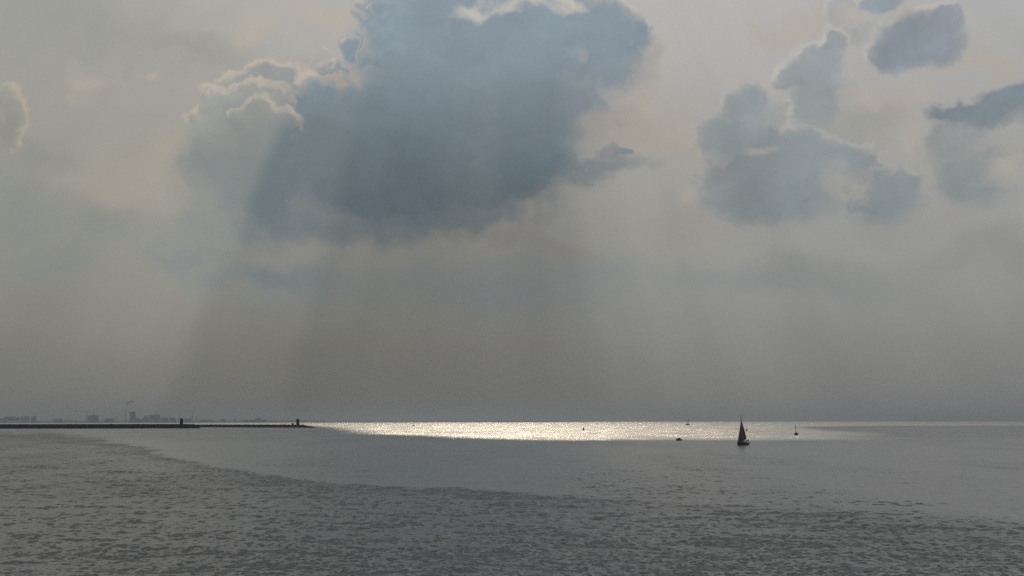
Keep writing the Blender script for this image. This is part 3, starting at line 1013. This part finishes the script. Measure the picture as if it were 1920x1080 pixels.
fo = empty('ensign', (fl.x, fl.y, FB), rz)
MB().tube([(0, 0, 0), (-.35, 0, 1.5)], 0.03, 6).build('staff', 'wood', fo)
mbf = MB()
vsf, fsf = [], []
for i in range(9):
    for j in (0, 1):
        vsf.append((-.34 - i * .09 + (j - 1) * .12, math.sin(i * .9) * .07, 1.42 - j * .62 - i * .02))
for i in range(8):
    fsf.append((2 * i, 2 * i + 1, 2 * i + 3, 2 * i + 2))
mbf.add(vsf, fsf).build('flag_cloth', 'flag', fo)
tag(fo, 'small reddish flag on a staff at the stern of the largest yacht', 'flag')

# bare-masted boat seen end on, right of the yacht
q = on_sea(1493, 816)
yacht((q.x, q.y, 0), R(255), 6.6, 2.9, 1.25, 8.4, 'small dark boat with a bare mast, right of the largest yacht', hull='hull_dark', heel=R(3), rig=0.05, stowed=0.16)
# far boat on the horizon
q = on_sea(1290, 797.2)
yacht((q.x, q.y, 0), R(158), 10.5, 3.2, 1.6, 17.0, 'olive far sailing boat with thin mast, crossing the horizon', hull='hull_tan', heel=R(-4), mast_x=-0.22, rig=0.08, stowed=0.42,
      sails=[('headsail', ((5.0, 0, 1.6), (-1.0, .5, 2.0), (-2.0, 0, 6.5), .4), 'sail_dark')])
# faint far boat under sail just behind the big yacht
q = on_sea(1400, 808.5)
yacht((q.x, q.y, 0), R(265), 5.0, 1.7, 0.7, 7.0, 'faint tiny boat seen just right of the largest yacht\'s sails', hull='hull_tan', rig=0.04,
      sails=[('mainsail', ((.3, 0, 1.3), (-1.6, .7, 1.4), (.3, 0, 6.6), .2), 'hull_tan')])


def motor_boat(loc, rz, L, B, free, label, house=0.9, mast=0.0):
    root = empty('motor_boat', loc, rz)
    hm, dk = hull_mesh(L, B, free, 0.3, 0.6, 0.85)
    h = hm.build('hull', 'hull_dark', root, True)
    dk.build('deck', 'hull_grey', h)
    cb = MB().box(-L * .22, L * .16, -B * .34, B * .34, free * .9, free * .9 + house, 0.78).build('cabin', 'hull_grey', root)
    MB().box(-L * .23, L * .13, -B * .30, B * .30, free * .9 + house, free * .9 + house + .07).build('cabin_roof', 'hull_dark', cb)
    for s in (-1, 1):
        MB().box(-L * .12, L * .08, s * B * .315 - .03, s * B * .315 + .03, free * .9 + house * .45, free * .9 + house * .8).build('window', 'glass', cb)
    MB().box(L * .125, L * .15, -B * .24, B * .24, free * .9 + house * .45, free * .9 + house * .82).build('windscreen', 'glass', cb)
    MB().box(-L * .53, -L * .46, -.18, .18, .1, free * 1.15, 0.8).build('outboard_motor', 'tower_paint', root)
    if mast:
        MB().tube([(-L * .05, 0, free + house), (-L * .05, 0, mast)], 0.06, 6).build('mast', 'alloy', root)
    tag(root, label, 'motorboat', 'motor boats')
    return root


q = on_sea(1273, 826)
motor_boat((q.x, q.y, 0), R(205), 3.4, 1.7, 0.62, 'low dark mastless boat left of the largest yacht', 0.75)
q = on_sea(775, 798.6)
motor_boat((q.x, q.y, 0), R(170), 6.0, 2.4, 1.3, 'tiny dark boat alone in the bright water beyond the breakwater tip', 1.3, 6.0)

# navigation buoy
q = on_sea(1094, 807)
by = empty('navigation_buoy', (q.x, q.y, 0))
MB().lathe([(0.5, -0.6), (1.15, -0.2), (1.2, 0.5), (1.0, 0.8), (0.5, 0.95)], 16).build('float', 'buoy', by, True)
lt = MB()
for k in range(4):
    a = k * math.pi / 2 + .4
    lt.tube([(.75 * math.cos(a), .75 * math.sin(a), .85), (.28 * math.cos(a), .28 * math.sin(a), 2.9)], 0.07, 5)
    a2 = a + math.pi / 2
    lt.tube([(.6 * math.cos(a), .6 * math.sin(a), 1.5), (.45 * math.cos(a2), .45 * math.sin(a2), 2.1)], 0.05, 4)
lt.build('lattice', 'buoy', by)
MB().lathe([(.85, 1.0), (.80, 2.0), (.55, 2.8)], 10).build('marker_panel', 'buoy', by)
MB().lathe([(.30, 2.9), (.34, 3.0), (.18, 3.3)], 10).build('lantern', 'lamp_glass', by)
MB().lathe([(.05, 3.3), (.42, 3.4), (.02, 4.1)], 10).build('topmark', 'buoy', by)
tag(by, 'dark buoy in the brightest water, between breakwater and boats', 'buoy')


# ------------------------------------------------------------------ far shore
SD = 14000.0                         # distance of the works across the water


def shore_x(px, dist=SD):
    return at_range(px, dist)


MPP = SD / FPX                       # metres to a photo pixel at that distance


def land():
    vs_, fs = [], []
    pxs = np.linspace(-500, 1120, 240)
    hh = 20 + 22 * fbm(pxs / 14, pxs * 0 + 2, 3, 4)
    hh = hh * np.interp(pxs, [-500, 540, 700, 1000, 1120], [1.0, 0.8, 0.42, 0.3, 0.0]) + 0.3
    for px, z in zip(pxs, hh):
        for f, zz in ((0, -1.0), (60, z * .5), (180, z), (700, z * .8), (900, -1.0)):
            q = shore_x(px, SD + 40 + f)
            vs_.append((q.x, q.y, zz))
    for i in range(len(pxs) - 1):
        for k in range(4):
            a = i * 5 + k
            fs.append((a, a + 5, a + 6, a + 1))
    o = MB().add(vs_, fs).build('coast', 'land', smooth=True)
    tag(o, 'low hazy strip of far coast along the horizon', None, kind='structure')


land()


def works(px0, px1, top_py, label, kind='shed', depth=60, mat='mill', base_py=787.5, name='industrial_building'):
    a, b = shore_x(px0), shore_x(px1)
    c = (a + b) / 2
    w = (b - a).length
    h = (base_py - top_py) * MPP + 8
    root = empty(name, (c.x, c.y, 0), -math.atan2(c.x, c.y))
    if kind == 'shed':
        MB().box(-w / 2, w / 2, -depth / 2, depth / 2, 0, h * .84).build('wall', mat, root)
        MB().gable(-w / 2 - 1, w / 2 + 1, -depth / 2 - 1, depth / 2 + 1, h * .84, h).build('roof', 'steel', root)
    elif kind == 'block':
        MB().box(-w / 2, w / 2, -depth / 2, depth / 2, 0, h * .93).build('wall', mat, root)
        MB().box(-w * .53, w * .53, -depth * .53, depth * .53, h * .93, h * .96).build('roof', 'steel', root)
        MB().box(-w * .22, w * .30, -depth * .2, depth * .2, h * .96, h).build('plant_room', 'steel', root)
    elif kind == 'furnace':
        MB().box(-w / 2, w / 2, -depth / 2, depth / 2, 0, h * .55).build('wall', mat, root)
        MB().lathe([(w * .34, h * .55), (w * .30, h * .80), (w * .20, h * .9)], 14).build('furnace_shell', 'steel', root)
        tb = MB().tube([(-w * .1, 0, h * .88), (-w * .1, 0, h), (w * .4, 0, h * .97), (w * .55, 0, h * .4)], w * .05, 6)
        tb.build('gas_pipe', 'steel', root)
    elif kind == 'tank':
        MB().lathe([(w / 2, 0), (w / 2, h * .8)], 24).build('wall', mat, root)
        MB().lathe([(w / 2 + .3, h * .8), (w * .3, h * .95), (w * .02, h)], 24).build('roof', 'steel', root)
    cat = {'shed': 'factory', 'block': 'building', 'furnace': 'furnace', 'tank': 'storage tank'}[kind]
    tag(root, label, cat, 'works on the far shore')
    return root


works(-30, 10, 780, 'low hazy shed on the far shore at the left picture edge')
works(58, 68, 777.5, 'small hazy block at the right end of the far trees', 'block', 40)
works(100, 118, 781, 'long low hazy shed on the far shore, between trees and twin chimneys', 'shed')
works(164, 185, 775.5, 'hazy works hall standing below the twin thin chimneys', 'block', 70)
works(196, 214, 780, 'low hazy shed on the far shore, between twin chimneys and smoking chimney', 'shed')
works(243, 254, 769, 'tallest hazy block on the far shore, right of the smoking chimney', 'block', 45, 'mill_b')
works(254, 263, 779.5, 'small hazy annex leaning against the tallest far block', 'shed', 40, 'mill_b')
works(264, 281, 776.5, 'hazy furnace plant right of the tallest far block', 'furnace', 60)
works(281, 300, 774.5, 'hazy stepped plant building between furnace and first far crane', 'block', 70)
works(301, 316, 778, 'low hazy shed behind the nearer breakwater, left of its beacon', 'shed')
works(320, 330, 779, 'round hazy storage tank just left of the nearer beacon', 'tank')
works(346, 358, 779.5, 'low hazy hall just right of the nearer beacon', 'shed')
works(376, 400, 782.5, 'long very low hazy hall between the two beacons', 'shed')
works(414, 424, 781.5, 'small hazy tank on the shore midway between the beacons', 'tank')
works(456, 500, 782.2, 'broad low hazy hall left of the tip beacon', 'shed', 90)
works(478, 490, 780.8, 'hazy raised bay on top of the broad low hall', 'block', 60)


def chimney(px, top_py, label, r=3.2):
    c = shore_x(px, SD - 40)
    h = (787.5 - top_py) * MPP + 8
    root = empty('chimney', (c.x, c.y, 0))
    MB().lathe([(r * 1.5, 0), (r * 1.1, h * .5), (r * .8, h)], 12).build('shaft', 'stack', root, True)
    MB().lathe([(r * .95, h * .96), (r * 1.0, h * .965), (r * .95, h * 1.0)], 12).build('rim', 'steel', root)
    tag(root, label, 'chimney', 'chimneys on the far shore')
    return c, h


chimney(162, 766, 'left one of the twin thin hazy chimneys', 3.0)
chimney(176, 764, 'right one of the twin thin hazy chimneys', 3.0)
sc_, sh_ = chimney(235, 772, 'thin hazy chimney giving off a curl of smoke', 3.6)
chimney(218, 778, 'short hazy chimney left of the smoking chimney', 2.6)
chimney(292, 769, 'thin hazy chimney rising over the stepped plant building', 2.6)

# smoke: closed soft body filled with thin vapour
smk = MB()
pts, rad = [], []
for i in range(22):
    t = i / 21
    pts.append((sc_.x + MPP * (1.2 * math.sin(t * 3) + 15.0 * max(0, t - .45) ** 1.7 * 2.6), sc_.y, sh_ - 2 + MPP * 20.5 * math.sin(min(1, t * 1.12) * math.pi / 2)))
    rad.append(5.0 + 9.0 * t + 2.0 * math.sin(i * 1.9))
rad[-1] = 3
smk.tube(pts, rad, 10)
smt = bpy.data.materials.new('smoke_vapour')
smt.use_nodes = True
smt.node_tree.nodes.clear()
N = NT(smt.node_tree)
pv = N.n('ShaderNodeVolumePrincipled')
pv.inputs['Color'].default_value = (0.16, 0.17, 0.18, 1)
pv.inputs['Density'].default_value = 0.05
N.t.links.new(pv.outputs[0], N.n('ShaderNodeOutputMaterial').inputs['Volume'])
so = smk.build('smoke', smt, smooth=True)
tag(so, 'thin curl of smoke bending right above the far chimney', 'smoke', kind='stuff')


def crane(px, top_py, label, jib=8):
    c = shore_x(px, SD - 60)
    h = (787.5 - top_py) * MPP + 8
    root = empty('harbour_crane', (c.x, c.y, 0))
    pt = MB()
    for sx in (-8, 8):
        for sy in (-8, 8):
            pt.tube([(sx, sy, 0), (sx * .6, sy * .6, h * .45)], 1.4, 4)
    pt.build('portal', 'steel', root)
    MB().box(-7, 7, -6, 6, h * .42, h * .52).build('machine_house', 'steel', root)
    MB().tube([(0, 0, h * .5), (jib * MPP * .5, 0, h)], [2.2, 1.2], 4).build('jib', 'steel', root)
    MB().tube([(-3, 0, h * .5), (-3, 0, h * .78)], 1.6, 4).build('mast', 'steel', root)
    MB().tube([(-3, 0, h * .78), (jib * MPP * .5, 0, h)], .5, 4).build('cable', 'steel', root)
    tag(root, label, 'crane', 'cranes on the far shore')


crane(318, 771, 'hazy crane left of the nearer beacon on the far shore', 4)
crane(336, 768, 'tall hazy crane rising right behind the nearer beacon', 3)
crane(360, 767, 'tallest hazy crane, first right of the nearer beacon', 3)
crane(368, 773, 'lower hazy crane, second right of the nearer beacon', 5)
crane(441, 778, 'short lone hazy crane midway between the two beacons', 3)


def far_tree(px, top_py, w, label):
    c = shore_x(px, SD - 20)
    h = (787.5 - top_py) * MPP + 6
    root = empty('tree', (c.x, c.y, 8))
    MB().tube([(0, 0, 0), (0.4, 0, h * .45)], [1.4, .8], 6).build('trunk', 'land', root)
    mb = MB()
    rnd = random.Random(int(px * 13))
    for k in range(160):
        th, u = rnd.uniform(0, 6.28), rnd.uniform(-1, 1)
        rr_ = rnd.uniform(.35, 1) ** .5
        x, y, z = rr_ * math.cos(th) * math.sqrt(1 - u * u) * w, rr_ * math.sin(th) * math.sqrt(1 - u * u) * w, h * .58 + u * rr_ * h * .42
        s = rnd.uniform(3.0, 6.0)
        a, b = Vector((rnd.gauss(0, 1), rnd.gauss(0, 1), rnd.gauss(0, 1))).normalized() * s, Vector((rnd.gauss(0, 1), rnd.gauss(0, 1), rnd.gauss(0, 1))).normalized() * s
        p0 = Vector((x, y, z))
        mb.add([p0 - a, p0 - b, p0 + a, p0 + b], [(0, 1, 2, 3)])
    mb.build('crown', 'leaf', root)
    tag(root, label, 'tree', 'trees on the far shore')


for i, (px, tp, w) in enumerate([(10, 779.5, 12), (15, 778.5, 14), (21, 778, 15), (28, 778.6, 14), (34, 779.2, 13), (41, 778.8, 14), (47, 777.6, 14), (53, 778.3, 13)]):
    far_tree(px, tp, w * 1.3, ('first', 'second', 'third', 'fourth', 'fifth', 'sixth', 'seventh', 'eighth')[i] + ' hazy tree of the far-shore clump, counted from the left')

# ------------------------------------------------------------------ sea air
hz = MB().box(-95000, 95000, -95000, 95000, -2.0, 190.0)
hm_ = bpy.data.materials.new('sea_haze')
hm_.use_nodes = True
hm_.node_tree.nodes.clear()
N = NT(hm_.node_tree)
pv = N.n('ShaderNodeVolumePrincipled')
pv.inputs['Color'].default_value = (0.51, 0.57, 0.64, 1)
pv.inputs['Density'].default_value = 8.0e-5
pv.inputs['Anisotropy'].default_value = 0.0
N.t.links.new(pv.outputs[0], N.n('ShaderNodeOutputMaterial').inputs['Volume'])
ho = hz.build('haze', hm_)
tag(ho, 'thin even sea haze', None, kind='stuff')
